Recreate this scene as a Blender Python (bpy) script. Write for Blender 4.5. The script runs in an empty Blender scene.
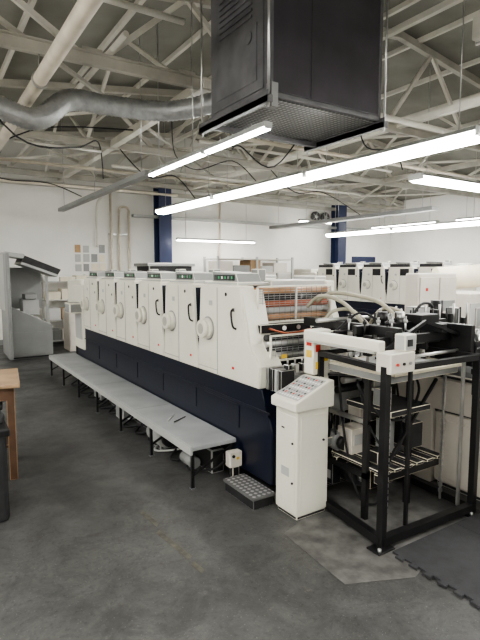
import bpy, bmesh, math, random
from mathutils import Vector, Matrix
random.seed(7)
scene=bpy.context.scene
try:
    scene.view_settings.view_transform='AgX'
    scene.view_settings.look='AgX - Medium High Contrast'
    scene.view_settings.exposure=0.85
except Exception as ex: print(ex)

# ------------------------------------------------------------ materials
def mat(name,col,rough=0.5,metal=0.0,var=0.12,scale=6.0,bump=0.0,bscale=60.0,coat=0.0,grime=0.0):
    m=bpy.data.materials.new(name); m.use_nodes=True
    nt=m.node_tree; b=nt.nodes['Principled BSDF']
    tc=nt.nodes.new('ShaderNodeTexCoord')
    n=nt.nodes.new('ShaderNodeTexNoise'); n.inputs['Scale'].default_value=scale
    n.inputs['Detail'].default_value=6
    nt.links.new(tc.outputs['Object'],n.inputs['Vector'])
    r=nt.nodes.new('ShaderNodeValToRGB')
    r.color_ramp.elements[0].position=0.3; r.color_ramp.elements[1].position=0.7
    r.color_ramp.elements[0].color=[c*(1-var) for c in col]+[1]
    r.color_ramp.elements[1].color=[min(1,c*(1+var)) for c in col]+[1]
    nt.links.new(n.outputs['Fac'],r.inputs['Fac'])
    out=r.outputs['Color']
    if grime>0:
        g=nt.nodes.new('ShaderNodeTexNoise'); g.inputs['Scale'].default_value=7; g.inputs['Detail'].default_value=10; g.inputs['Roughness'].default_value=.8
        nt.links.new(tc.outputs['Object'],g.inputs['Vector'])
        gr=nt.nodes.new('ShaderNodeValToRGB'); gr.color_ramp.elements[0].position=.56; gr.color_ramp.elements[1].position=.75
        gr.color_ramp.elements[0].color=(0,0,0,1); gr.color_ramp.elements[1].color=(grime,grime,grime,1)
        nt.links.new(g.outputs['Fac'],gr.inputs['Fac'])
        mx=nt.nodes.new('ShaderNodeMixRGB'); nt.links.new(gr.outputs[0],mx.inputs[0]); nt.links.new(out,mx.inputs[1]); mx.inputs[2].default_value=(.25,.22,.17,1)
        out=mx.outputs[0]
    nt.links.new(out,b.inputs['Base Color'])
    b.inputs['Roughness'].default_value=rough; b.inputs['Metallic'].default_value=metal
    if coat: b.inputs['Coat Weight'].default_value=coat
    if bump>0:
        n2=nt.nodes.new('ShaderNodeTexNoise'); n2.inputs['Scale'].default_value=bscale
        nt.links.new(tc.outputs['Object'],n2.inputs['Vector'])
        bp=nt.nodes.new('ShaderNodeBump'); bp.inputs['Strength'].default_value=bump
        bp.inputs['Distance'].default_value=0.01
        nt.links.new(n2.outputs['Fac'],bp.inputs['Height']); nt.links.new(bp.outputs['Normal'],b.inputs['Normal'])
    return m
def emis(name,col,s):
    m=bpy.data.materials.new(name); m.use_nodes=True
    b=m.node_tree.nodes['Principled BSDF']
    b.inputs['Base Color'].default_value=(*col,1); b.inputs['Emission Color'].default_value=(*col,1)
    b.inputs['Emission Strength'].default_value=s
    return m
def diamond(name,c0,c1,scale):
    m=bpy.data.materials.new(name); m.use_nodes=True
    nt=m.node_tree; b=nt.nodes['Principled BSDF']; b.inputs['Metallic'].default_value=0.5; b.inputs['Roughness'].default_value=0.4
    tc=nt.nodes.new('ShaderNodeTexCoord')
    sep=nt.nodes.new('ShaderNodeSeparateXYZ'); nt.links.new(tc.outputs['Object'],sep.inputs[0])
    def M(op,a,bb=None):
        n=nt.nodes.new('ShaderNodeMath'); n.operation=op
        for i,v in enumerate((a,bb)):
            if v is None: continue
            if isinstance(v,(int,float)): n.inputs[i].default_value=v
            else: nt.links.new(v,n.inputs[i])
        return n.outputs[0]
    s=M('MULTIPLY',M('ADD',sep.outputs[0],sep.outputs[1]),scale)
    d=M('MULTIPLY',M('SUBTRACT',sep.outputs[0],sep.outputs[1]),scale)
    h=M('MULTIPLY',M('SINE',s),M('SINE',d))
    a=M('MULTIPLY',h,1.6)
    cl=nt.nodes.new('ShaderNodeClamp'); nt.links.new(a,cl.inputs[0])
    mx=nt.nodes.new('ShaderNodeMixRGB'); mx.inputs[1].default_value=(*c0,1); mx.inputs[2].default_value=(*c1,1)
    nt.links.new(cl.outputs[0],mx.inputs[0]); nt.links.new(mx.outputs[0],b.inputs['Base Color'])
    bp=nt.nodes.new('ShaderNodeBump'); bp.inputs['Distance'].default_value=0.004; bp.inputs['Strength'].default_value=0.8
    nt.links.new(cl.outputs[0],bp.inputs['Height']); nt.links.new(bp.outputs['Normal'],b.inputs['Normal'])
    return m

WHITE=mat('press_white_paint',(0.72,0.70,0.61),0.4,0,0.04,3,grime=.25)
WHITE2=mat('offwhite_cabinet_paint',(0.60,0.56,0.50),0.5,0,0.05,4,grime=.2)
WGREY=mat('press_shade_grey_paint',(0.40,0.39,0.34),0.45,0,0.06,4)
NAVY=mat('navy_paint',(0.0035,0.006,0.018),0.32,0,0.15,4,coat=0.05)
BLACK=mat('black_steel',(0.012,0.012,0.013),0.4,0.2,0.3,8)
RUBBER=mat('dark_rubber',(0.018,0.018,0.02),0.7,0,0.3,20)
DARK=mat('dark_interior',(0.020,0.020,0.022),0.6,0,0.4,10)
GREY=mat('grey_paint',(0.26,0.265,0.26),0.45,0,0.08,4)
LGREY=mat('light_grey_paint',(0.43,0.435,0.42),0.45,0,0.06,4)
PLAT=mat('platform_grey',(0.37,0.385,0.395),0.5,0.1,0.14,3)
STEEL=mat('bare_steel',(0.50,0.50,0.49),0.3,0.9,0.15,12)
RED=mat('copper_roller',(0.42,0.12,0.06),0.35,0.3,0.2,10)
ORANGE=mat('orange_roller',(0.50,0.27,0.13),0.35,0.1,0.2,10)
LABELR=mat('label_red',(0.6,0.04,0.03),0.5)
LABELY=mat('label_yellow',(0.75,0.5,0.04),0.5)
LABELG=mat('label_green',(0.05,0.28,0.12),0.5)
LABELB=mat('label_blue',(0.14,0.19,0.30),0.5)
PAPER=mat('paper_cream',(0.78,0.72,0.58),0.8,0,0.05,10)
PAPERW=mat('paper_white',(0.8,0.8,0.78),0.8,0,0.04,10)
CARD=mat('cardboard',(0.42,0.28,0.16),0.8,0,0.15,8)
WOOD=mat('table_wood',(0.12,0.065,0.038),0.5,0,0.35,5)
WOODT=mat('table_top_wood',(0.34,0.23,0.14),0.45,0,0.25,5)
HOSE=mat('beige_hose',(0.36,0.34,0.26),0.5,0,0.1,10)
BEAM=mat('beam_paint',(0.44,0.425,0.37),0.55,0,0.18,3)
BEAMW=mat('beam_white_paint',(0.66,0.64,0.57),0.5,0,0.12,3)
PIPE=mat('pipe_beige',(0.62,0.56,0.46),0.5,0,0.12,5)
DUCT=mat('duct_foil',(0.38,0.39,0.39),0.42,0.5,0.2,12,0.5,30)
ROOF=mat('roof_sheet',(0.25,0.245,0.215),0.8,0,0.2,1.5)
HVAC=mat('hvac_side_paint',(0.12,0.12,0.125),0.5,0.1,0.25,5,0.15,15)
HVACD=mat('hvac_front_paint',(0.045,0.040,0.048),0.45,0.1,0.25,3)
BLUEC=mat('column_blue',(0.022,0.032,0.085),0.45,0,0.1,4)
SCREEN=mat('screen_dark',(0.02,0.03,0.03),0.15)
TREAD=diamond('tread_plate',(0.20,0.20,0.20),(0.62,0.62,0.62),75)
TREADD=diamond('tread_plate_dark',(0.17,0.17,0.17),(0.42,0.42,0.41),70)
TUBE=emis('fluorescent_diffuser',(1.0,0.985,0.945),24)
MATM=mat('foam_mat',(0.034,0.035,0.038),0.8,0,0.2,15,0.4,200)

# floor
FLOOR=bpy.data.materials.new('worn_concrete_floor'); FLOOR.use_nodes=True
nt=FLOOR.node_tree; b=nt.nodes['Principled BSDF']; tc=nt.nodes.new('ShaderNodeTexCoord')
def noise(s,d=8,r=0.6,dist=0):
    n=nt.nodes.new('ShaderNodeTexNoise'); n.inputs['Scale'].default_value=s; n.inputs['Detail'].default_value=d; n.inputs['Roughness'].default_value=r
    n.inputs['Distortion'].default_value=dist
    nt.links.new(tc.outputs['Object'],n.inputs['Vector']); return n
def ramp(n,p0,c0,p1,c1):
    r=nt.nodes.new('ShaderNodeValToRGB'); e=r.color_ramp.elements
    e[0].position=p0; e[0].color=(*c0,1); e[1].position=p1; e[1].color=(*c1,1)
    nt.links.new(n.outputs['Fac'],r.inputs['Fac']); return r
def mixm(f,a,c,mode='MULTIPLY'):
    mx=nt.nodes.new('ShaderNodeMixRGB'); mx.blend_type=mode
    if isinstance(f,float): mx.inputs[0].default_value=f
    else: nt.links.new(f,mx.inputs[0])
    for i,v in ((1,a),(2,c)):
        if isinstance(v,tuple): mx.inputs[i].default_value=(*v,1)
        else: nt.links.new(v,mx.inputs[i])
    return mx.outputs[0]
n1=noise(0.8); r1=ramp(n1,0.32,(0.056,0.0565,0.055),0.68,(0.104,0.104,0.101))
n2=noise(4,12,0.8,.6); r2=ramp(n2,0.40,(0.58,0.58,0.58),0.62,(1.15,1.15,1.15))
c=mixm(0.85,r1.outputs[0],r2.outputs[0])
n4=noise(38,4,0.6); r4=ramp(n4,0.30,(0.45,0.45,0.45),0.46,(1,1,1))
c=mixm(0.65,c,r4.outputs[0])
n5=noise(1.5,9,0.75,1.2); r5=ramp(n5,0.54,(0,0,0),0.64,(.6,.6,.6))
c=mixm(r5.outputs[0],c,(0.030,0.030,0.029),'MIX')
n6=noise(9,8,0.8,.3); r6=ramp(n6,0.60,(0,0,0),0.70,(.4,.4,.4))
c=mixm(r6.outputs[0],c,(0.19,0.18,0.165),'MIX')
n7=noise(90,3,0.6); r7=ramp(n7,0.64,(0,0,0),0.70,(.5,.5,.5))
c=mixm(r7.outputs[0],c,(0.24,0.23,0.21),'MIX')
nt.links.new(c,b.inputs['Base Color'])
n3=noise(2.2,6); r3=ramp(n3,0.35,(0.36,)*3,0.7,(0.62,)*3)
nt.links.new(r3.outputs[0],b.inputs['Roughness'])
bp=nt.nodes.new('ShaderNodeBump'); bp.inputs['Strength'].default_value=0.2; bp.inputs['Distance'].default_value=0.01
nt.links.new(n2.outputs['Fac'],bp.inputs['Height']); nt.links.new(bp.outputs['Normal'],b.inputs['Normal'])
PATCH=mat('concrete_patch',(0.100,0.098,0.093),0.6,0,0.45,9,0.2,40)
YLINE=mat('worn_floor_line',(0.085,0.080,0.064),0.6,0,0.45,14,0.2,40)
WALL=mat('wall_paint',(0.78,0.77,0.73),0.75,0,0.06,1.2,0.1,25)

# ------------------------------------------------------------ builder
def empty(name,loc=(0,0,0),rot=0,scale=1):
    e=bpy.data.objects.new(name,None); scene.collection.objects.link(e)
    e.location=loc; e.rotation_euler=(0,0,rot); e.scale=(scale,)*3; e.empty_display_size=0.1
    return e
class B:
    def __init__(s,name,parent=None,bev=0.004):
        s.name=name; s.parent=parent; s.bm=bmesh.new(); s.mats=[]; s.bev=bev
    def mi(s,m):
        if m not in s.mats: s.mats.append(m)
        return s.mats.index(m)
    def _bevel(s,faces,w):
        if w<=0: return
        es=set()
        for f in faces:
            for e in f.edges: es.add(e)
        bmesh.ops.bevel(s.bm,geom=list(es),offset=w,segments=2,affect='EDGES',profile=0.5,clamp_overlap=True)
    def box(s,x0,x1,y0,y1,z0,z1,m,bev=None):
        i=s.mi(m)
        if x0>x1:x0,x1=x1,x0
        if y0>y1:y0,y1=y1,y0
        if z0>z1:z0,z1=z1,z0
        v=[s.bm.verts.new(p) for p in [(x0,y0,z0),(x1,y0,z0),(x1,y1,z0),(x0,y1,z0),(x0,y0,z1),(x1,y0,z1),(x1,y1,z1),(x0,y1,z1)]]
        fs=[]
        for q in [(3,2,1,0),(4,5,6,7),(0,1,5,4),(1,2,6,5),(2,3,7,6),(3,0,4,7)]:
            f=s.bm.faces.new([v[k] for k in q]); f.material_index=i; fs.append(f)
        w=s.bev if bev is None else bev
        s._bevel(fs,min(w,0.25*min(x1-x0,y1-y0,z1-z0)))
    def prism(s,pts,axis,a,bb,m,bev=None):
        i=s.mi(m)
        def P(p,t):
            return {'x':(t,p[0],p[1]),'y':(p[0],t,p[1]),'z':(p[0],p[1],t)}[axis]
        va=[s.bm.verts.new(P(p,a)) for p in pts]; vb=[s.bm.verts.new(P(p,bb)) for p in pts]
        fs=[s.bm.faces.new(va),s.bm.faces.new(vb[::-1])]
        n=len(pts)
        for k in range(n):
            fs.append(s.bm.faces.new([va[k],vb[k],vb[(k+1)%n],va[(k+1)%n]]))
        for f in fs: f.material_index=i
        w=s.bev if bev is None else bev
        s._bevel(fs,w)
    def bar(s,p0,p1,w,h,m):
        i=s.mi(m); p0=Vector(p0);p1=Vector(p1); d=(p1-p0).normalized()
        up=Vector((0,0,1)) if abs(d.z)<0.95 else Vector((0,1,0))
        sd=d.cross(up).normalized()*(w/2); u=sd.cross(d).normalized()*(h/2)
        r=[]
        for p in (p0,p1):
            r.append([s.bm.verts.new(p+a*sd+c*u) for a,c in ((-1,-1),(1,-1),(1,1),(-1,1))])
        fs=[s.bm.faces.new(r[0]),s.bm.faces.new(r[1][::-1])]
        for k in range(4): fs.append(s.bm.faces.new([r[0][k],r[1][k],r[1][(k+1)%4],r[0][(k+1)%4]]))
        for f in fs: f.material_index=i
    def tube(s,pts,r,m,seg=8,smooth=True,sub=6):
        i=s.mi(m); pts=[Vector(p) for p in pts]
        if sub>1 and len(pts)>2:
            P=[pts[0]]+pts+[pts[-1]]; out=[]
            for k in range(1,len(P)-2):
                for j in range(sub):
                    t=j/sub; a,bq,c,d=P[k-1],P[k],P[k+1],P[k+2]
                    out.append(0.5*((2*bq)+(-a+c)*t+(2*a-5*bq+4*c-d)*t*t+(-a+3*bq-3*c+d)*t**3))
            out.append(pts[-1]); pts=out
        rings=[]; ref=None
        for k,p in enumerate(pts):
            d=(pts[min(k+1,len(pts)-1)]-pts[max(k-1,0)]).normalized()
            if ref is None: ref=Vector((0,0,1)) if abs(d.z)<0.9 else Vector((1,0,0))
            a=(ref-d*ref.dot(d)).normalized(); ref=a; c=d.cross(a)
            rr=r(k) if callable(r) else r
            rings.append([s.bm.verts.new(p+rr*(math.cos(q*2*math.pi/seg)*a+math.sin(q*2*math.pi/seg)*c)) for q in range(seg)])
        for k in range(len(rings)-1):
            for q in range(seg):
                f=s.bm.faces.new([rings[k][q],rings[k][(q+1)%seg],rings[k+1][(q+1)%seg],rings[k+1][q]]); f.material_index=i; f.smooth=smooth
        for rr in (rings[0][::-1],rings[-1]):
            f=s.bm.faces.new(rr); f.material_index=i
    def cyl(s,p0,p1,r,m,seg=20,r2=None):
        rr=[r,r if r2 is None else r2]
        s.tube([p0,p1],lambda k:rr[k],m,seg,True,1)
    def done(s,loc=None):
        bmesh.ops.recalc_face_normals(s.bm,faces=s.bm.faces)
        me=bpy.data.meshes.new(s.name); s.bm.to_mesh(me); s.bm.free()
        for m in s.mats: me.materials.append(m)
        o=bpy.data.objects.new(s.name,me); scene.collection.objects.link(o)
        if s.parent: o.parent=s.parent
        if loc: o.location=loc
        return o

# ------------------------------------------------------------ room shell
X0,X1,Y0,Y1=-2.6,14.0,-3.0,12.0
RX=6.0; ZE=4.0; ZR=5.1
def roofz(x):
    return ZE+(ZR-ZE)*((x-X0)/(RX-X0) if x<RX else (X1-x)/(X1-RX))
b_=B('floor',bev=0); b_.box(X0-.2,X1+.2,Y0-.2,Y1+.2,-.15,0,FLOOR); b_.done()
b_=B('wall_back',bev=0); b_.prism([(X0,0),(X1,0),(X1,ZE),(RX,ZR),(X0,ZE)],'y',Y1,Y1+.2,WALL); b_.done()
b_=B('wall_front',bev=0); b_.prism([(X0,0),(X1,0),(X1,ZE),(RX,ZR),(X0,ZE)],'y',Y0-.2,Y0,WALL); b_.done()
b_=B('wall_left',bev=0); b_.box(X0-.2,X0,Y0-.2,Y1+.2,0,ZE,WALL); b_.done()
b_=B('wall_right',bev=0); b_.box(X1,X1+.2,Y0-.2,Y1+.2,0,ZE,WALL); b_.done()
b_=B('ceiling',bev=0)
b_.prism([(X0-.2,ZE-.02),(RX,ZR),(X1+.2,ZE-.02),(X1+.2,ZE+.15),(RX,ZR+.15),(X0-.2,ZE+.15)],'y',Y0-.2,Y1+.2,ROOF); b_.done()
b_=B('trim_1',bev=0); b_.box(X0,X1,Y1-.03,Y1-.001,0,.12,GREY); b_.done()
b_=B('trim_2',bev=0.005); b_.box(X0,X1,Y1-.10,Y1-.001,3.52,3.62,BEAM); b_.done()
b_=B('concrete_floor_patch',bev=0); b_.prism([(1.80,1.78),(2.16,1.62),(2.9,1.84),(2.9,2.9),(2.02,2.42),(1.84,2.36)],'z',0.0005,0.003,PATCH); b_.done()
b_=B('worn_floor_line',bev=0)
for (x0,y0,x1,y1) in ((1.18,3.1,1.20,2.9),(1.17,2.8,1.21,2.45),(1.20,2.38,1.21,2.3)):
    b_.prism([(x0,y0),(x0+.03,y0+.02),(x1+.03,y1),(x1,y1-.03)],'z',.0004,.002,YLINE)
b_.done()

for nm,cx in (('support_column',5.25),('support_column',11.3)):
    b_=B(nm,bev=.004)
    b_.box(cx-.17,cx+.17,11.62,11.65,0,3.7,BLUEC);b_.box(cx-.17,cx+.17,11.93,11.96,0,3.7,BLUEC);b_.box(cx-.03,cx+.03,11.65,11.93,0,3.7,BLUEC)
    b_.box(cx-.2,cx+.2,11.55,11.985,0,.03,BLUEC); b_.done()

# roof trusses
def truss(y):
    b=B('roof_truss',bev=0)
    zb=3.7
    b.bar((X0+.02,y,zb),(X1-.02,y,zb),.07,.10,BEAM)
    b.bar((X0+.02,y,zb+.06),(X1-.02,y,zb+.06),.14,.012,BEAM)
    b.bar((X0+.02,y,roofz(X0)-.10),(RX,y,ZR-.09),.08,.10,BEAM)
    b.bar((RX,y,ZR-.09),(X1-.02,y,roofz(X1)-.10),.08,.10,BEAM)
    n=16; st=(X1-X0)/n
    for k in range(n):
        xa=X0+st*k; xb=xa+st
        if k%2==0: b.bar((xa+.05,y,zb),(xb,y,roofz(xb)-.1),.045,.055,BEAMW)
        else: b.bar((xa,y,roofz(xa)-.1),(xb-.05,y,zb),.045,.055,BEAMW)
        b.box(xa-.1,xa+.1,y-.006,y+.006,zb-.05,zb+.12,BEAM)
    b.done()
for y in (-1.5,1.8,5.1,8.3,11.5): truss(y)
b=B('roof_purlins',bev=0)
x=X0+.6
while x<X1-.3:
    b.bar((x,Y0,roofz(x)-.03),(x,Y1,roofz(x)-.03),.05,.07,BEAMW); x+=1.05
b.done()
b=B('longitudinal_tie_beams',bev=0)
for x,z,w,m,ya in ((2.82,3.72,.11,BEAMW,5.05),(-.5,3.8,.06,BEAM,Y0),(6.0,3.75,.09,BEAMW,Y0),(9.4,3.75,.09,BEAM,Y0),(4.6,4.3,.06,BEAMW,Y0)):
    b.bar((x,ya,z),(x,Y1,z),w,w,m)
b.done()
b=B('roof_cross_bracing',bev=0)
for ya,yb in ((1.8,5.1),(5.1,8.3),(8.3,11.5)):
    for xa in (-2.2,.9,4.0,7.1,10.2):
        if ya<2 and xa in (.9,4.0): continue
        b.bar((xa,ya,3.78),(xa+3.1,yb,3.78),.04,.04,BEAM)
        b.bar((xa+3.1,ya,3.80),(xa,yb,3.80),.035,.035,BEAMW)
        b.bar((xa+1.5,ya,3.75),(xa+1.5,ya+1.3,roofz(xa+1.5)-.08),.045,.045,BEAMW)
        b.bar((xa+1.5,yb,3.75),(xa+1.5,yb-1.3,roofz(xa+1.5)-.08),.045,.045,BEAMW)
b.done()
b=B('ceiling_pipe',bev=0)
b.cyl((1.05,-2.9,3.42),(1.05,11.9,3.42),.065,PIPE,16)
for y in (1.8,5.1,8.3,11.5):
    b.cyl((1.05,y-.02,3.42),(1.05,y+.02,3.42),.078,STEEL); b.cyl((1.05,y,3.42),(1.05,y,3.7),.008,STEEL,6)
b.done()
b=B('ceiling_pipe',bev=0); b.cyl((.35,-2.9,3.60),(.35,11.9,3.60),.035,PIPE,12); b.done()
b=B('ceiling_pipe',bev=0); b.cyl((1.75,4.7,3.85),(1.75,11.9,3.85),.03,BEAMW,12); b.done()
b=B('ceiling_pipe',bev=0)
b.tube([(3.6,7.0,3.35),(3.6,11.0,3.35),(3.6,11.5,3.3),(3.6,11.85,3.1),(3.6,11.88,2.2)],.028,BEAMW,10); b.done()
b=B('electrical_conduit',bev=0); b.cyl((3.4,4.6,3.62),(13.9,4.6,3.62),.04,BEAMW,12); b.done()
b=B('electrical_conduit',bev=0); b.cyl((3.7,6.9,3.6),(8,6.9,3.6),.025,BEAMW,8); b.done()
b=B('electrical_conduit',bev=0); b.cyl((1.2,9.6,3.55),(9,9.6,3.55),.03,PIPE,8); b.done()
b=B('electrical_conduit',bev=0); b.cyl((-2.5,4.4,3.95),(2.2,4.4,3.95),.03,BEAMW,10); b.done()
b=B('electrical_conduit',bev=0); b.cyl((1.2,7.6,3.42),(2.4,7.6,3.42),.02,BEAMW,8); b.done()
b=B('electrical_conduit',bev=0); b.cyl((-2.5,7.7,3.5),(.9,7.7,3.5),.028,BEAMW,10); b.done()
b=B('electrical_conduit',bev=0); b.cyl((3.0,8.9,3.5),(9.2,8.9,3.5),.03,BEAMW,10); b.done()
b=B('electrical_conduit',bev=0); b.cyl((-2.5,10.4,3.32),(5,10.4,3.32),.025,PIPE,10); b.done()
b=B('electrical_conduit',bev=0); b.cyl((4.0,6.1,3.5),(12,6.1,3.5),.03,PIPE,10); b.done()
b=B('electrical_conduit',bev=0); b.cyl((-2.5,6.6,3.64),(.95,6.6,3.64),.04,PIPE,12); b.done()
b=B('rectangular_duct',bev=.01)
b.box(4.62,10.5,2.75,3.05,3.86,4.08,BEAMW)
for x in (4.7,5.8,7.0,8.2,9.4): b.box(x,x+.04,2.73,3.07,3.84,4.10,LGREY)
b.done()
b=B('ventilation_duct',bev=0)
pts=[(-2.5,5.7,3.42),(-.5,5.72,3.42),(.6,5.65,3.30),(1.1,5.62,3.20),(1.45,5.65,3.46),(1.9,5.65,3.48),(2.5,5.5,3.48),(2.85,5.0,3.5),(2.95,4.24,3.5)]
b.tube(pts,lambda k:.105+(.009 if k%2 else 0),DUCT,16,True,24)
b.done()
b=B('hanging_cables',bev=0)
b.tube([(.2,5.1,3.7),(.9,5.6,3.0),(1.7,6.4,3.15),(2.3,7.4,3.5),(2.55,8,3.1)],.010,RUBBER,6)
b.tube([(.2,8.3,3.7),(1.0,8.6,3.1),(1.9,8.9,3.1),(2.5,9.1,2.95)],.010,RUBBER,6)
b.tube([(4.45,5.1,3.7),(4.0,5.4,3.0),(3.6,5.6,3.25),(3.3,5.3,3.15),(3.5,5.1,3.7)],.009,RUBBER,6)
b.tube([(-.5,8.3,3.75),(.6,8.0,3.3),(1.6,7.6,3.65),(2.82,7.2,3.7)],.010,RUBBER,6)
b.tube([(2.9,8.3,3.7),(3.3,8.0,3.2),(3.9,8.2,3.3),(4.4,8.4,2.98)],.010,RUBBER,6)
b.tube([(5.2,5.1,3.7),(5.5,5.2,3.4),(6.2,5.3,3.45),(6.4,5.3,3.2)],.010,RUBBER,6)
b.tube([(2.82,6.0,3.66),(3.1,6.5,3.25),(3.6,6.8,3.15),(4.1,6.6,3.3),(4.4,6.4,3.0)],.008,RUBBER,6)
b.tube([(6.0,8.3,3.7),(6.6,8.2,3.25),(7.4,8.2,3.3),(8.6,8.3,2.92)],.010,RUBBER,6)
b.done()

# ------------------------------------------------------------ fluorescent fixtures
def fixture(p,L,axis,lit=True,w=.14,rod=True,rl=None):
    e=empty('fluorescent_light_fixture',p,0 if axis=='y' else -math.pi/2)
    b=B('housing',e,.003)
    b.prism([(-w/2,0),(w/2,0),(w*.3,.05),(-w*.3,.05)],'y',0,L,LGREY if lit else GREY,.002)
    b.box(-w/2,w/2,-.012,0,-w*.2,.04,LGREY); b.box(-w/2,w/2,L,L+.012,-w*.2,.04,LGREY)
    for t in (.25,L-.25):
        wx=p[0] if axis=='y' else p[0]+t
        b.cyl((0,t,.05),(0,t,(roofz(wx)-p[2]-.02) if rl is None else rl),.006,STEEL,6)
    b.done()
    b=B('diffuser',e,0)
    b.prism([(-w*.46,-.002),(-w*.42,-w*.20),(-w*.25,-w*.30),(w*.25,-w*.30),(w*.42,-w*.20),(w*.46,-.002)],'y',.005,L-.005,TUBE,0)
    b.done()
for y in (-2.2,.3,2.78,5.22,7.72): fixture((4.45,y,2.92),2.36,'y',w=.26)
fixture((2.56,3.55,2.86),1.05,'y',w=.08,rl=.09); fixture((2.56,4.68,2.86),1.4,'y',w=.08)
b=B('lighting_trunking',bev=.003); b.box(2.50,2.62,6.15,10.9,2.86,2.93,GREY)
for y in (6.4,8.5,10.6): b.cyl((2.56,y,2.92),(2.56,y,roofz(2.56)),.006,STEEL,6)
b.done()
for y in (5.8,8.1): fixture((9.5,y,2.62),2.2,'y',w=.24)
b=B('lighting_trunking',bev=.003); b.box(8.50,8.72,6.3,11.7,2.82,2.90,GREY)
for y in (6.6,9,11.4): b.cyl((8.6,y,2.9),(8.6,y,roofz(8.6)),.006,STEEL,6)
b.done()
fixture((5.4,11.3,2.40),2.3,'x',w=.1)
fixture((6.6,5.2,3.10),2.3,'x',w=.28)
fixture((9.2,11.2,3.05),1.2,'x',w=.1)
for x,y in ((.4,-2.2),(.4,.2),(-1.6,-2.2),(-1.6,.4),(-1.6,3.0),(-1.6,5.6),(-1.6,8.2),(8.6,-2.4),(8.6,.2),(12.4,2),(12.4,6),(12.4,9)):  # extra fixture rows added for fill light, mostly out of view
    fixture((x,y,3.0),2.36,'y',w=.18)

# ------------------------------------------------------------ hanging hvac unit
e=empty('hanging_air_handling_unit',(2.37,3.28,3.0))
b=B('casing',e,.01)
W,D,H=1.25,.91,1.25
b.box(0,W,0,D,.02,H,HVAC)
b.box(.03,W-.03,-.012,0,.05,H-.02,HVACD,.003)
for x0,x1 in ((0,.035),(W-.035,W)): b.box(x0,x1,-.02,.02,0,H,HVAC)
b.box(0,W,-.02,.02,0,.04,HVAC)
b.box(.42,.425,-.014,-.01,.05,H,DARK,0)
b.box(-.012,0,.06,D-.06,.08,H-.05,HVAC,.004)
b.box(-.02,-.012,.14,D-.14,.16,.60,HVAC,.006)
for k in range(8): b.box(-.03,-.018,.2,D-.2,.66+k*.05,.68+k*.05,HVAC,.002)
b.cyl((-.022,.25,.52),(-.03,.25,.52),.05,HVAC)
b.box(.03,W-.03,.03,D-.03,-.002,.02,TREADD,0)
b.done()
b=B('mounting_frame',e,.004)
for x in (-.05,W+.0): 
    b.box(x,x+.05,-.06,D+.15,-.06,-.003,HVAC); b.box(x,x+.008,-.06,D+.15,-.06,.03,HVAC)
b.box(-.05,W+.05,D-.05,D,-.05,-.004,HVAC)
b.box(-.01,.06,-.05,.02,-.09,.10,GREY)
for x in (-.03,W+.02):
    for y in (-.04,D+.12): b.cyl((x,y,-.09),(x,y,roofz(2.4+x)-3.0),.010,STEEL,8)
b.done()

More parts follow.
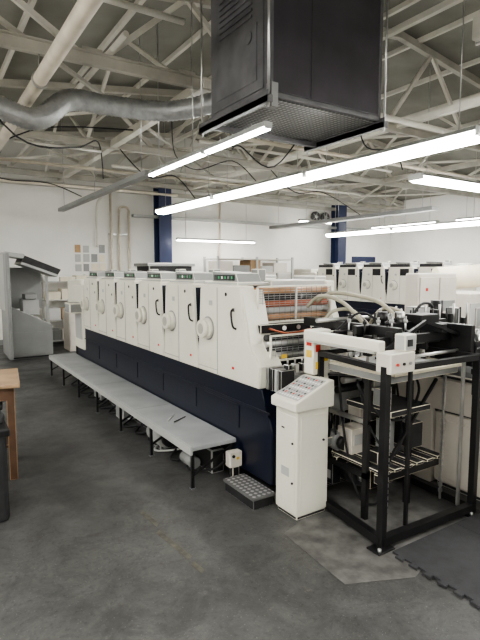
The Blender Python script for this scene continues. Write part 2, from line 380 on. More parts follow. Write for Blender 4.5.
# ------------------------------------------------------------ printing press
def press(name,loc,n,scale=1,end=True,platform=True):
    e=empty(name,loc,0,scale)
    P=.72
    for k in range(n):
        d=k*P
        b=B('printing_unit_%d'%(k+1),e,.008)
        if k==0 and end: prof=[(-.25,.79),(-.25,.95),(-.12,1.10),(-.03,1.36),(0,1.53),(.60,1.53),(.63,1.49),(.665,.90),(.68,.79)]
        else: prof=[(-.03,.79),(-.03,.94),(.0,1.06),(.025,1.40),(.035,1.53),(.60,1.53),(.63,1.49),(.665,.90),(.68,.79)]
        b.prism([(d+p[0],p[1]) for p in prof],'x',-.03,.10,WHITE,.012)
        RM=WHITE if (k==0 and end) else NAVY
        b.prism([(d+prof[0][0]-.004,.80),(d+prof[1][0]-.004,prof[1][1]),(d+prof[2][0]-.004,prof[2][1]),(d+prof[4][0]-.004,1.50),(d+prof[4][0]+.03,1.50),(d+prof[2][0]+.04,prof[2][1]),(d+prof[0][0]+.04,.80)],'x',-.012,.18,RM,.002)
        b.box(.12,.92,d+.04,d+.60,.78,1.46,WHITE,.02)
        b.box(.06,.90,d+.56,d+.80,.6,1.44,NAVY)
        b.box(-.0325,-.029,d+.335,d+.341,.80,1.51,GREY,0)
        b.box(-.034,-.029,d+.34,d+.66,.83,.836,WGREY,0)
        b.cyl((-.02,d+.49,1.165),(-.034,d+.49,1.165),.100,GREY,28)  # grey ring stands in for the round cover's shadow on the panel
        b.cyl((-.02,d+.49,1.165),(-.070,d+.49,1.165),.088,WHITE,28)
        b.cyl((-.070,d+.49,1.165),(-.105,d+.49,1.165),.078,WHITE,28,.072)
        b.cyl((-.105,d+.49,1.165),(-.108,d+.49,1.165),.045,WGREY,20)
        if k<3:
            b.tube([(-.03,d+.08,1.345),(-.055,d+.08,1.34),(-.06,d+.075,1.29),(-.058,d+.055,1.22),(-.03,d+.05,1.20)],.008,BLACK,8)
        b.box(-.036,-.03,d+.07,d+.10,1.33,1.36,BLACK)
        b.cyl((-.03,d+.20,1.46),(-.034,d+.20,1.46),.015,BLACK,12)
        b.box(-.034,-.03,d+.08,d+.11,.88,.90,LABELR,0)
        b.box(-.034,-.03,d+.42,d+.47,1.36,1.40,LGREY,0)
        b.box(.0,.30,d+.08,d+.60,1.53,1.555,LGREY)
        b.prism([(d+.10,1.555),(d+.50,1.555),(d+.50,1.64),(d+.14,1.625)],'x',.02,.24,GREY,.004)
        b.box(.012,.021,d+.15,d+.46,1.568,1.612,SCREEN,0)
        for q in range(5): b.box(.008,.014,d+.17+q*.05,d+.19+q*.05,1.58,1.60,(LABELG,GREY,LABELG,PAPERW,LABELG)[q],0)
        b.box(.24,.32,d+.15,d+.25,1.55,1.66,GREY)
        b.box(.3,.88,d+.05,d+.35,1.46,1.57,LGREY)
        for q in range(3): b.cyl((.12,d+.42+.09*q,1.50),(.88,d+.42+.09*q,1.50),.045,STEEL if q%2 else BLACK,14)
        b.box(.86,.95,d+.02,d+.62,.70,1.56,WHITE)
        b.box(.80,.93,d+.1,d+.4,1.56,1.60,LGREY)
        if not end:
            b.box(-.036,-.03,d+.12,d+.34,1.36,1.50,BLACK); b.box(-.034,-.02,d+.1,d+.6,1.53,1.60,DARK)
        b.done()
    L=n*P
    b=B('base_frame',e,.012)
    yn=-.38 if end else -.0
    b.prism([(yn,.10),(L+.1,.10),(L+.1,.79),(-.24 if end else 0,.79),(-.30 if end else 0,.62),(yn,.5)],'x',.0,.9,NAVY,.012)
    b.box(-.012,.0,yn+.02,L+.05,.62,.635,NAVY)
    for k in range(n): 
        b.box(-.006,.0,k*P+.05,k*P+.62,.42,.60,NAVY,.002)
        b.box(.1,.8,k*P+.1,k*P+.3,0,.12,DARK)
    b.box(.05,.85,-.3,L,0.0,.02,DARK)
    b.done()
    b=B('delivery_end',e,.02)
    b.box(-.02,.9,L+.02,L+.55,.45,1.42,WHITE); b.box(.02,.88,L+.02,L+.55,.0,.45,NAVY)
    b.box(-.03,-.02,L+.10,L+.45,.6,1.0,LGREY); b.box(.0,.9,L+.2,L+1.0,1.0,1.5,WHITE); b.box(.1,.8,L+.55,L+1.0,0,.9,DARK)
    b.box(-.2,.02,L+.1,L+.4,1.0,1.16,GREY)
    b.done()
    if platform:
        b=B('side_platform',e,.006)
        b.box(-.41,-.01,.08,4.92,.295,.330,PLAT); b.box(-.415,-.395,.08,4.92,.265,.332,LGREY)
        for q in range(4): b.box(-.40,-.02,.08+1.21*(q+1),.086+1.21*(q+1),.330,.3312,GREY,0)
        for y in (.10,.9,1.7,2.5,3.3,4.1,4.88):
            b.bar((-.39,y,0),(-.39,y,.29),.022,.022,BLACK); b.bar((-.05,y,0),(-.05,y,.29),.022,.022,BLACK)
            b.bar((-.39,y,.10),(-.05,y,.27),.015,.015,BLACK); b.box(-.41,-.37,y-.02,y+.02,0,.008,BLACK)
        b.done()
        b=B('under_platform_equipment',e,.012)
        b.cyl((-.2,.95,.11),(-.2,1.25,.11),.095,LGREY,20); b.cyl((-.2,.90,.11),(-.2,.95,.11),.07,DARK,16); b.box(-.27,-.13,.98,1.2,0,.05,BLACK)
        b.box(-.14,-.02,.25,.8,0,.2,DARK); b.box(-.14,-.02,1.5,2.8,0,.18,DARK)
        b.box(-.26,-.14,2.0,2.25,0,.2,GREY); b.box(-.2,-.05,3.0,3.3,0,.22,GREY)
        b.cyl((-.2,.42,.05),(-.2,.62,.05),.05,GREY,16)
        for q in range(14):
            y=.12+q*.28
            b.tube([(-.02,y,.22),(-.12,y+.1,.06),(-.26-(q%3)*.03,y+.3,.012+.0),(-.16,y+.45,.05),(-.02,y+.6,.2)],.010,LGREY if q in (2,6) else RUBBER,6)
        b.done()
    if end:
        b=B('end_guards',e,.004)
        def grille(x0,x1,y,za,zb,t):
            f=.014
            b.box(x0,x1,y-t,y,za,za+f,WHITE);b.box(x0,x1,y-t,y,zb-f,zb,WHITE);b.box(x0,x0+f,y-t,y,za,zb,WHITE);b.box(x1-f,x1,y-t,y,za,zb,WHITE)
            k=0;z=za+.03
            while z<zb-.02:
                b.cyl((x0+f,y-.005,z),(x1-f,y-.005,z),.002,(STEEL,GREY)[k%2],6); z+=.018;k+=1
            for q in range(1,14):
                xx=x0+(x1-x0)*q/14; b.box(xx-.0015,xx+.0015,y-.010,y-.007,za,zb,GREY,0)
            xm=(x0+x1)/2; b.box(xm-.005,xm+.005,y-t,y,za,zb,LGREY)
        grille(.10,.86,-.03,1.24,1.53,.02)
        for q,m in enumerate((ORANGE,LGREY,RED,DARK,ORANGE)): b.cyl((.1,.02,1.28+q*.052),(.86,.02,1.28+q*.052),.026,m,14)
        for q in range(4): b.box(.12,.84,.03,.05,1.30+q*.052,1.312+q*.052,PAPERW,0)
        grille(.10,.86,-.20,.97,1.17,.02)
        for q,m in enumerate((STEEL,DARK,STEEL,DARK)): b.cyl((.1,-.15,1.0+q*.048),(.86,-.15,1.0+q*.048),.024,m,14)
        b.box(.08,.88,-.12,.0,1.17,1.24,BLACK); b.box(.08,.88,-.1,.02,.8,1.2,DARK)
        for q in range(4): b.cyl((.3+q*.14,-.12,1.205),(.3+q*.14,-.128,1.205),.018,(PAPERW,STEEL)[q%2],14)
        b.tube([(.15,-.13,1.21),(.3,-.16,1.17),(.5,-.19,1.19),(.75,-.15,1.21)],.007,RED,8)
        b.box(.20,.25,-.222,-.216,.99,1.02,LABELY,0)
        b.prism([(-.25,.79),(-.25,.95),(-.12,1.10),(-.02,1.36),(0.02,1.53),(.2,1.53),(.2,.79)],'x',.86,.93,WHITE,.01)
        b.done()
        b=B('feed_register_table',e,.004)
        for q in range(5): b.cyl((.03,-.27-.045*q,.93-.02*q),(.90,-.27-.045*q,.93-.02*q),.02+.004*(q%2),(STEEL,BLACK,STEEL,GREY,BLACK)[q],14)
        b.prism([(-.30,.86),(-1.0,.98),(-1.0,1.0),(-.30,.88)],'x',.34,.84,DARK,.002)
        for q in range(4): b.prism([(-.30,.883),(-1.0,1.003),(-1.0,1.006),(-.30,.886)],'x',.37+q*.12,.41+q*.12,GREY,0)
        for x in (.36,.78):
            b.bar((x,-.48,0),(x,-.48,.90),.04,.05,BLACK); b.bar((x,-.93,0),(x,-.93,.96),.03,.04,BLACK); b.bar((x,-.45,.30),(x,-.95,.30),.03,.04,BLACK); b.bar((x,-.45,.66),(x,-.95,.66),.02,.03,STEEL)
        b.box(.38,.80,-.46,-.40,0.02,.82,DARK)
        b.cyl((.44,-.62,.42),(.44,-.50,.42),.07,GREY,18); b.cyl((.44,-.66,.42),(.44,-.62,.42),.05,BLACK,18)
        b.cyl((.40,-.52,.74),(.74,-.52,.74),.03,STEEL,14); b.cyl((.40,-.60,.80),(.74,-.60,.80),.022,BLACK,14)
        b.box(.5,.66,-.52,-.46,.1,.28,GREY); b.box(.40,.50,-.50,-.46,.54,.66,LGREY); b.box(.58,.7,-.50,-.46,.44,.62,BLACK)
        b.box(.36,.44,-.62,-.5,.12,.28,BLACK); b.box(.355,.36,-.60,-.54,.16,.22,LGREY,0)
        for q in range(4): b.tube([(.42+q*.08,-.5,.7),(.40+q*.09,-.60,.5),(.46+q*.07,-.58,.25),(.45+q*.08,-.48,.12)],.008,RUBBER,6)
        for q in range(4): b.box(.0,.12,-.33-.05*q,-.30-.05*q,.80,.96,(STEEL,BLACK,LGREY,BLACK)[q])
        for q in range(12):
            x=.08+q*.065; b.box(x,x+.03,-.46,-.40,.93,.99,(BLACK,STEEL,BLACK)[q%3]); b.cyl((x+.015,-.43,.99),(x+.015,-.43,1.03),.007,STEEL,8)
        b.done()
    return e
press('offset_printing_press',(2.05,3.15,0),6)
press('offset_printing_press',(9.1,6.3,0),5,1.12,False,False)

b=B('tread_plate_step',bev=.004)
b.box(1.84,2.03,2.70,3.10,.07,.09,TREAD,.002); b.box(1.85,2.02,2.71,3.09,0,.07,DARK); b.done()
b=B('junction_box',bev=.006)
b.box(1.92,2.03,3.13,3.20,.14,.26,WHITE2); b.box(1.95,2.01,3.14,3.18,0,.14,BLACK); b.box(1.98,2.0,3.125,3.13,.20,.22,LABELY,0)
b.cyl((1.95,3.13,.23),(1.95,3.12,.23),.012,BLACK,10); b.done()

# control console
e=empty('control_console',(2.0,2.43,0))
b=B('cabinet',e,.008)
b.box(.0,.27,.0,.23,.03,.74,WHITE,.008)
b.box(.01,.26,.01,.22,0,.03,DARK)
b.box(-.004,.0,.02,.21,.08,.70,WHITE,.003)
b.cyl((-.004,.04,.52),(-.012,.04,.52),.008,BLACK,12); b.cyl((-.004,.04,.25),(-.012,.04,.25),.008,BLACK,12)
b.box(.03,.24,-.004,.0,.08,.70,WHITE,.003); b.cyl((.22,-.004,.52),(.22,-.012,.52),.008,BLACK,12)
b.box(-.006,-.004,.08,.16,.28,.34,LGREY,0)
b.box(-.006,-.004,.13,.16,.60,.61,BLACK,0)
b.done()
b=B('control_panel',e,.004)
b.prism([(-.03,.74),(.30,.74),(.30,.92),(.26,.92),(-.03,.80)],'y',-.02,.25,WHITE,.008)
def onpanel(x,y,w,m,h=.006):
    z=.80+(x+.03)*.12/.29
    b.prism([(x,z-.002),(x+w,z-.002+w*.414),(x+w,z+h+w*.414),(x,z+h)],'y',y,y+w,m,0)
b.prism([(0,.8135),(.24,.9128),(.24,.916),(0,.8165)],'y',.0,.23,LGREY,0)
for i in range(8):
    for j in range(8):
        onpanel(.010+i*.029,.010+j*.027,.014,(PAPERW,BLACK,GREY,PAPERW,GREY,LABELR,PAPERW,GREY,BLACK)[(i*5+j*3)%9])
b.done()

# ------------------------------------------------------------ feeder
e=empty('sheet_feeder',(0,0,0))
b=B('outer_frame',e,.003)
A=(2.22,1.91);Bp=(3.08,1.88);C=(2.30,2.56);Dp=(3.12,2.62)
for (x,y) in (A,Bp,C,Dp):
    b.bar((x,y,0),(x,y,1.10),.042,.042,BLACK)
    b.box(x-.07,x+.07,y-.05,y+.05,0,.012,BLACK); b.cyl((x-.045,y-.03,.01),(x-.045,y-.03,.03),.011,STEEL,8); b.cyl((x+.045,y+.03,.01),(x+.045,y+.03,.03),.011,STEEL,8)
b.bar((*A,.05),(*Bp,.05),.05,.05,BLACK); b.bar((*A,.05),(*C,.05),.05,.05,BLACK); b.bar((*Bp,.05),(*Dp,.05),.05,.05,BLACK)
b.bar((*A,1.08),(*Bp,1.08),.04,.035,BLACK); b.bar((*A,1.08),(*C,1.08),.04,.035,BLACK); b.bar((*Bp,1.08),(*Dp,1.08),.04,.035,BLACK); b.bar((*C,1.08),(*Dp,1.08),.04,.035,BLACK)
b.bar((2.27,1.97,.05),(2.27,1.97,1.08),.018,.03,STEEL)
b.bar((2.46,1.93,.07),(2.46,1.93,1.07),.02,.02,BLACK)
b.bar((2.98,1.92,.07),(2.98,1.92,1.07),.03,.012,STEEL)
b.done()
b=B('guard_rail',e,.008)
b.box(2.20,2.255,1.95,2.62,1.175,1.24,WHITE); b.box(2.21,2.25,2.0,2.6,1.16,1.175,LGREY)
b.box(2.24,2.40,2.56,2.66,.93,1.24,WHITE); b.box(2.30,2.40,2.575,2.65,0,.93,WHITE)
b.box(2.236,2.24,2.58,2.63,1.13,1.17,LABELR,0);b.box(2.236,2.24,2.58,2.63,1.05,1.10,LABELY,0)
b.box(2.26,2.30,2.556,2.56,1.09,1.14,LABELR,0); b.box(2.33,2.37,2.556,2.56,1.02,1.07,LABELY,0);b.box(2.26,2.30,2.556,2.56,.97,1.02,LABELY,0)
b.box(2.20,2.41,1.86,1.97,1.06,1.18,WHITE2); b.box(2.33,2.43,1.87,1.95,1.18,1.28,LGREY)
for q in range(3): b.cyl((2.25+q*.055,1.856,1.115),(2.25+q*.055,1.848,1.115),.009,(LABELR,BLACK,GREY)[q],12)
b.box(2.35,2.39,1.864,1.87,1.21,1.25,DARK,0)
b.done()
b=B('suction_head',e,.005)
for y,z in ((2.12,1.20),(2.30,1.26),(2.48,1.21)): b.box(2.36,3.30,y-.02,y+.02,z-.03,z+.03,BLACK)
for x in (2.50,2.95): b.box(x-.025,x+.025,2.05,2.95,1.23,1.29,BLACK)
b.cyl((2.36,2.2,1.16),(3.45,2.2,1.16),.018,STEEL,12); b.cyl((2.36,2.4,1.15),(3.45,2.4,1.15),.014,STEEL,12); b.cyl((2.3,2.6,1.30),(3.2,2.6,1.30),.014,STEEL,12)
b.cyl((2.4,2.75,1.22),(3.2,2.75,1.22),.02,BLACK,12); b.cyl((2.4,2.05,1.10),(3.4,2.05,1.10),.012,STEEL,10)
random.seed(3)
for q in range(20):
    x=2.40+q*.042; y=2.10+random.random()*.5
    b.box(x-.016,x+.016,y-.03,y+.03,1.10,1.18+random.random()*.1,(BLACK,STEEL,BLACK,DARK,LGREY)[q%5])
    b.cyl((x,y,1.04),(x,y,1.12),.010,STEEL,8); b.cyl((x,y,1.035),(x,y,1.045),.018,RUBBER,10)
    b.cyl((x+.02,y+.05,1.18),(x+.02,y+.05,1.31+random.random()*.06),.007,(BLACK,STEEL)[q%2],8)
    b.cyl((x+.02,y+.05,1.30),(x+.02,y+.05,1.32),.014,(BLACK,LGREY)[q%2],8)
b.cyl((2.62,2.3,1.29),(2.62,2.3,1.37),.035,BLACK,14); b.cyl((2.80,2.3,1.29),(2.80,2.3,1.36),.03,STEEL,14)
b.box(2.9,3.1,2.2,2.34,1.28,1.34,BLACK); b.box(3.12,3.5,2.15,2.35,1.14,1.19,BLACK); b.box(3.2,3.45,2.18,2.3,1.19,1.24,DARK)
b.box(3.10,3.14,1.95,2.4,1.05,1.28,BLACK)
for q in range(5): b.bar((3.15+.08*q,1.95,1.14),(3.15+.08*q,1.95,.80),.016,.016,(BLACK,STEEL)[q%2])
b.box(3.14,3.55,1.93,1.97,.94,.98,BLACK); b.box(3.14,3.55,1.93,1.97,1.13,1.17,BLACK); b.box(3.2,3.5,2.0,2.3,.98,1.10,DARK)
for q in range(5): b.cyl((3.18+.07*q,1.96,1.17),(3.18+.07*q,1.96,1.25+.02*(q%3)),.012,(STEEL,BLACK)[q%2],10)
b.bar((2.36,2.05,1.16),(2.75,2.05,1.32),.02,.02,BLACK); b.bar((2.75,2.05,1.32),(3.2,2.05,1.18),.02,.02,BLACK)
# rear drive cluster
for q in range(4): b.cyl((3.2,2.50+.09*q,1.16+.05*(q%2)),(3.85,2.50+.09*q,1.16+.05*(q%2)),.022,(BLACK,STEEL,GREY,BLACK)[q],12)
for q in range(7):
    x=3.24+q*.09
    b.box(x-.015,x+.015,2.44,2.54,1.05,1.26+.04*(q%3),(BLACK,GREY,BLACK,STEEL)[q%4]); b.cyl((x+.03,2.45,1.2),(x+.03,2.45,1.38-.03*(q%2)),.009,(STEEL,BLACK)[q%2],8)
b.box(3.25,3.4,2.5,2.62,1.2,1.36,LGREY); b.cyl((3.62,2.6,1.24),(3.62,2.6,1.40),.05,BLACK,18); b.cyl((3.78,2.55,1.2),(3.78,2.55,1.34),.035,STEEL,18)
b.bar((3.2,2.46,1.06),(3.88,2.46,1.06),.04,.05,BLACK)
b.done()
b=B('vacuum_hoses',e,0)
b.tube([(2.70,3.05,1.40),(2.72,2.9,1.47),(2.76,2.7,1.46),(2.80,2.5,1.42),(2.80,2.36,1.34),(2.78,2.30,1.27)],.015,HOSE,10)
b.tube([(2.60,3.05,1.36),(2.60,2.9,1.45),(2.62,2.7,1.42),(2.64,2.55,1.32),(2.70,2.5,1.22)],.015,HOSE,10)
b.tube([(2.5,2.8,1.10),(2.55,2.75,1.32),(2.66,2.65,1.36),(2.72,2.55,1.28),(2.7,2.48,1.22)],.013,HOSE,10)
b.tube([(2.85,2.7,1.1),(2.92,2.6,1.34),(3.0,2.45,1.34),(3.02,2.34,1.2)],.013,HOSE,10)
b.tube([(2.42,1.95,1.13),(2.46,2.0,1.05),(2.6,2.1,1.12),(2.66,2.2,1.2)],.009,RUBBER,8)
b.tube([(2.4,2.55,1.2),(2.5,2.4,1.36),(2.6,2.3,1.3)],.008,RUBBER,8)
b.tube([(3.1,2.5,1.2),(3.25,2.48,1.38),(3.45,2.52,1.36),(3.55,2.6,1.2)],.011,RUBBER,8)
b.done()
b=B('pile_and_table',e,.004)
b.box(2.36,3.04,1.96,2.52,1.012,1.028,PAPER,0); b.box(2.36,3.04,2.0,2.54,.96,1.01,GREY)
b.prism([(2.40,1.98),(2.98,2.02),(2.96,2.48),(2.38,2.44)],'z',1.028,1.032,PAPERW,0)
b.box(2.42,3.06,2.66,2.74,.05,.96,DARK); 
b.box(2.98,3.02,2.58,2.64,.05,.98,BLACK)
b.box(2.40,3.02,2.10,2.14,.28,.34,BLACK); b.box(2.40,3.02,2.48,2.52,.28,.34,BLACK)
for q in range(6): b.box(2.42+q*.11,2.49+q*.11,2.08,2.56,.34,.36,DARK)
b.box(2.48,2.64,2.42,2.56,.36,.54,WHITE2); b.box(2.50,2.62,2.415,2.42,.42,.50,LGREY)
b.box(2.7,2.78,2.3,2.4,.36,.6,GREY); b.cyl((2.86,2.3,.36),(2.86,2.3,.62),.02,STEEL,12)
b.box(2.50,2.6,2.2,2.3,.36,.44,DARK); b.box(2.45,2.75,2.60,2.66,.62,.80,GREY); b.box(2.8,2.95,2.58,2.66,.5,.9,DARK)
b.cyl((2.46,2.5,.88),(3.0,2.5,.88),.025,STEEL,12); b.cyl((2.46,2.3,.92),(3.0,2.3,.92),.02,BLACK,12)
for x in (2.44,3.0):
    for q in range(20): b.box(x-.01,x+.01,2.06,2.08,.10+q*.042,.125+q*.042,STEEL,0)
b.bar((2.44,2.07,.05),(2.44,2.07,.98),.014,.012,STEEL)
b.bar((3.0,2.07,.05),(3.0,2.07,.98),.014,.012,STEEL)
b.box(2.5,2.9,2.1,2.5,.70,.74,DARK); b.box(2.55,2.62,2.2,2.3,.74,.86,GREY)
# lift gear, motors, brackets
b.cyl((2.56,2.55,.20),(2.56,2.40,.20),.075,DARK,20); b.cyl((2.56,2.40,.20),(2.56,2.37,.20),.04,STEEL,16)
b.box(2.68,2.92,2.42,2.58,.06,.22,BLACK); b.box(2.72,2.82,2.40,2.42,.10,.18,LGREY)
b.box(2.84,2.96,2.2,2.4,.40,.58,DARK); b.box(2.60,2.70,2.46,2.58,.58,.72,WHITE2); b.box(2.78,2.9,2.5,2.6,.76,.90,LGREY)
b.cyl((2.40,2.60,.45),(2.40,2.60,.85),.03,BLACK,14); b.box(2.36,2.46,2.56,2.64,.40,.46,GREY)
for q in range(5): b.box(2.50+q*.09,2.53+q*.09,2.63,2.66,.08,.60,(BLACK,GREY)[q%2])
b.bar((2.45,2.12,.34),(2.98,2.12,.90),.018,.018,BLACK)
b.tube([(2.4,2.3,.9),(2.5,2.2,.7),(2.7,2.15,.66),(2.9,2.2,.8),(2.98,2.3,.9)],.009,RUBBER,8)
b.tube([(2.5,2.4,.9),(2.55,2.3,.55),(2.65,2.2,.40),(2.8,2.25,.5),(2.9,2.4,.85)],.008,RUBBER,8)
b.tube([(2.42,2.5,.95),(2.44,2.45,.5),(2.48,2.35,.1),(2.6,2.3,.02),(2.8,2.4,.02)],.008,RUBBER,8)
b.done()

b=B('feeder_side_cabinet',bev=.01)
b.box(3.27,3.9,1.2,2.32,.04,.58,WHITE2); b.box(3.29,3.88,1.22,2.30,0,.04,DARK)
b.box(3.25,3.9,1.5,2.9,.60,.84,WHITE2); b.box(3.3,3.8,1.6,2.8,.56,.62,DARK); b.box(3.258,3.27,1.3,2.28,.09,.53,WHITE2,.005)
b.box(3.27,3.9,2.35,2.9,.0,.6,WHITE2); b.box(3.252,3.259,1.5,1.56,.3,.36,BLACK)
b.box(3.26,3.9,1.52,2.88,.84,.88,DARK)
b.box(3.3,3.6,2.42,2.85,.88,1.02,BLACK); b.box(3.6,3.88,2.42,2.8,.88,1.0,GREY)
b.done()
b=B('electrical_cabinet',bev=.015)
b.box(3.95,4.55,3.05,3.2,0,1.62,WHITE2); b.box(3.97,4.24,3.035,3.05,.06,1.58,WHITE2,.005); b.box(4.27,4.53,3.035,3.05,.06,1.58,WHITE2,.005)
b.box(4.2,4.23,3.015,3.035,1.0,1.12,BLACK); b.box(4.05,4.08,3.03,3.036,1.45,1.48,LABELR,0)
b.cyl((4.1,3.04,1.3),(4.1,3.0,1.3),.018,BLACK,14); b.box(4.3,4.5,3.028,3.036,1.25,1.35,GREY,0)
b.done()
e=empty('paper_roll_stand',(0,0,0))
b=B('paper_roll',e,0)
b.cyl((4.9,3.55,1.55),(5.5,3.2,1.60),.13,PAPER,32); b.cyl((4.88,3.56,1.55),(5.52,3.19,1.60),.04,CARD,16); b.done()
b=B('stand',e,.01)
b.box(4.85,5.6,3.1,3.7,0,1.40,WHITE2); b.box(4.9,4.98,3.4,3.6,1.4,1.44,GREY); b.box(5.4,5.5,3.15,3.3,1.4,1.48,GREY); b.box(4.87,5.58,3.09,3.10,.06,1.3,LGREY)
b.box(4.95,5.2,3.07,3.09,1.05,1.25,GREY); b.cyl((5.3,3.09,1.2),(5.3,3.06,1.2),.04,BLACK,16); b.cyl((5.0,3.06,.1),(5.0,3.06,1.0),.02,STEEL,10); b.done()

# ------------------------------------------------------------ mats
def mattile(x,y,s,left):
    pts=[Vector((x,y)),Vector((x+s,y)),Vector((x+s,y+s)),Vector((x,y+s))]
    if left:
        n=13; st=s/n
        for k in range(n):
            if k%2==1:
                a=y+s-st*k; c=a-st
                pts+=[Vector((x,a-st*.1)),Vector((x-.026,a+st*.12)),Vector((x-.026,c-st*.12)),Vector((x,c+st*.1))]
    b=B('foam_floor_mat',bev=0); b.prism([(p.x,p.y) for p in pts],'z',.0035,.016,MATM); b.done()
for i in range(2):
    for j in range(2): mattile(2.24+i*.602,1.24-j*.602,.6,i==0)

# ------------------------------------------------------------ left foreground table
e=empty('workbench',(.61,4.10,0),-.13)
b=B('bench',e,.006)
b.box(-1.4,0,0,.66,.745,.78,WOODT); b.box(-1.36,-.04,.04,.62,.64,.745,WOOD)
for x in (-1.34,-.10):
    for y in (.04,.56): b.box(x,x+.06,y,y+.06,0,.74,WOOD)
b.box(-1.3,-.06,.08,.6,.25,.28,WOOD)
b.done()
b=B('storage_crate',e,.02); b.box(-.9,-.16,.02,.52,.28,.60,RUBBER); b.box(-.94,-.13,.0,.54,.58,.62,BLACK); b.done()
b=B('black_waste_bin',bev=.02)
b.prism([(.06,3.45),(.42,3.45),(.42,3.82),(.06,3.82)],'z',.0,.60,RUBBER,.03); b.box(.04,.44,3.43,3.84,.58,.63,BLACK,.01)
b.tube([(.40,3.6,.63),(.41,3.62,.68),(.35,3.68,.70),(.2,3.7,.64)],.02,RUBBER,8); b.done()

b=B('feeler_tool',bev=0); b.cyl((1.76,3.92,.336),(1.88,4.05,.336),.005,PAPERW,6); b.cyl((1.80,3.86,.336),(1.95,3.95,.336),.005,BLACK,6); b.done()

# ------------------------------------------------------------ left background plate machine
e=empty('plate_exposure_machine',(1.30,9.85,0))
b=B('body',e,.012)
b.prism([(0,0.05),(.78,.05),(.78,.62),(.15,.95),(0,.95)],'y',0,.7,GREY,.012); b.box(.03,.74,.03,.67,0,.05,DARK)
b.box(.05,.74,-.01,0,.1,.5,GREY,.004)
b.box(-.02,.04,.0,.7,.9,1.95,LGREY); b.box(-.02,.04,-.3,.0,.05,1.95,GREY)
b.prism([(.28,1.80),(.34,1.92),(.98,1.66),(.92,1.56)],'y',0,.7,DARK,.006)
b.prism([(.26,1.76),(.28,1.80),(.92,1.56),(.90,1.52)],'y',-.01,.71,LGREY,.004)
b.prism([(0.02,1.90),(.02,1.98),(.34,1.94),(.32,1.86)],'y',0,.7,LGREY,.004)
b.box(.04,.74,.66,.70,.9,1.70,GREY)
b.box(.3,.6,.2,.5,.80,1.10,LGREY); b.box(.34,.55,.15,.45,1.10,1.2,GREY)
b.bar((.85,.65,.0),(.85,.65,1.6),.03,.03,LGREY)
b.done()
b=B('shelving_rack',bev=.004)
for x in (2.3,3.25):
    for y in (11.35,11.8): b.bar((x,y,0),(x,y,1.55),.035,.035,LGREY)
for z in (.1,.55,1.0,1.4): b.box(2.28,3.27,11.33,11.82,z-.02,z,LGREY)
random.seed(5)
for z in (.1,.55,1.0,1.4):
    x=2.33
    while x<3.1:
        w=.15+random.random()*.18; b.box(x,x+w,11.4,11.75,z,z+.10+random.random()*.18,random.choice((PAPERW,PAPER,LGREY,CARD,WHITE2,GREY))); x+=w+.02
b.done()
b=B('filing_cabinet',bev=.01)
b.box(2.5,3.0,10.3,10.8,0,.85,WHITE2)
for z in (.05,.32,.59): b.box(2.52,2.98,10.285,10.3,z,z+.24,WHITE2,.004); b.box(2.68,2.82,10.275,10.285,z+.15,z+.17,STEEL)
b.box(2.55,2.95,10.35,10.75,.85,.98,PAPERW)
b.done()
b=B('wall_posters',bev=.0)
random.seed(9)
for i in range(4):
    for j in range(3):
        if random.random()<.15: continue
        x=3.10+i*.19; z=1.62+j*.22
        b.box(x,x+.13+random.random()*.04,11.988,11.996,z,z+.16+random.random()*.04,(LGREY,PAPER,CARD,GREY,PAPERW,LGREY,PAPER,LABELB)[(i*3+j*5)%8],0)
b.done()
b=B('wall_pipes',bev=0)
for x,zt in ((3.95,3.5),(4.15,3.1),(4.4,3.1)): b.cyl((x,11.9,0),(x,11.9,zt),.03,PIPE,10)
b.tube([(4.15,11.9,3.1),(4.2,11.9,3.17),(4.35,11.9,3.17),(4.4,11.9,3.1)],.03,PIPE,8)
for z in (.5,1.5,2.5): b.box(3.9,4.45,11.93,11.998,z,z+.03,STEEL)
b.cyl((7.0,11.93,0),(7.0,11.93,3.5),.03,PIPE,10)
b.done()
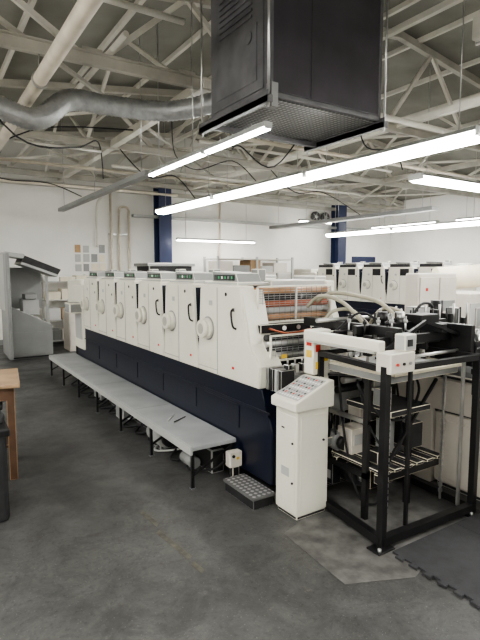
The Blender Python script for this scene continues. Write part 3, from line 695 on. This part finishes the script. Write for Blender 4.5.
for x in (10.35,10.75):
    b=B('wall_fan',bev=0)
    b.cyl((x,11.8,3.28),(x,11.86,3.28),.16,DARK,24); b.cyl((x,11.86,3.28),(x,11.998,3.28),.05,GREY,12); b.cyl((x,11.78,3.28),(x,11.8,3.28),.05,LGREY,14)
    for q in range(5):
        a=q*2*math.pi/5; b.bar((x,11.79,3.28),(x+.14*math.cos(a),11.79,3.28+.14*math.sin(a)),.04,.008,GREY)
    b.done()
b=B('wall_cable_tray',bev=.003); b.box(4.5,13.5,11.85,11.99,2.95,3.02,LGREY); b.done()
b=B('finishing_machine',bev=.02)
b.box(3.9,5.1,9.7,10.4,.0,1.35,LGREY); b.box(3.8,5.2,9.6,10.5,1.35,1.5,GREY); b.box(4.0,5.0,9.7,10.4,1.5,1.75,DARK); b.box(3.95,5.05,9.65,10.45,1.73,1.80,GREY); b.done()
b=B('storage_rack',bev=.004)
for x in (6.4,7.6,8.8):
    for y in (11.0,11.7): b.bar((x,y,0),(x,y,2.0),.05,.05,LGREY)
for z in (.3,1.0,1.6,1.95): b.box(6.4,8.8,11.0,11.7,z-.03,z,WHITE2)
for z in (.3,1.0,1.6):
    x=6.45
    while x<8.5:
        w=.2+random.random()*.3; b.box(x,x+w,11.05,11.6,z,z+.15+random.random()*.18,random.choice((PAPERW,CARD,LGREY,PAPER,WHITE2,GREY))); x+=w+.03
b.done()
b=B('door_1',bev=.01); b.box(12.1,13.2,11.96,11.999,0,2.1,BLUEC); b.box(12.2,13.1,11.94,11.96,1.1,1.9,LGREY); b.cyl((12.25,11.93,1.0),(12.25,11.96,1.0),.03,STEEL); b.done()

# ------------------------------------------------------------ world + camera
w=bpy.data.worlds.new('World'); scene.world=w; w.use_nodes=True
w.node_tree.nodes['Background'].inputs[0].default_value=(.6,.65,.7,1); w.node_tree.nodes['Background'].inputs[1].default_value=.1
cam=bpy.data.cameras.new('Camera'); co=bpy.data.objects.new('Camera',cam); scene.collection.objects.link(co)
cam.sensor_fit='VERTICAL'; cam.sensor_height=36; cam.sensor_width=27; cam.lens=28.0; cam.clip_start=.05
co.location=(0,0,1.65); co.rotation_euler=(math.radians(90-5.73),0,math.radians(-32.7))
scene.camera=co
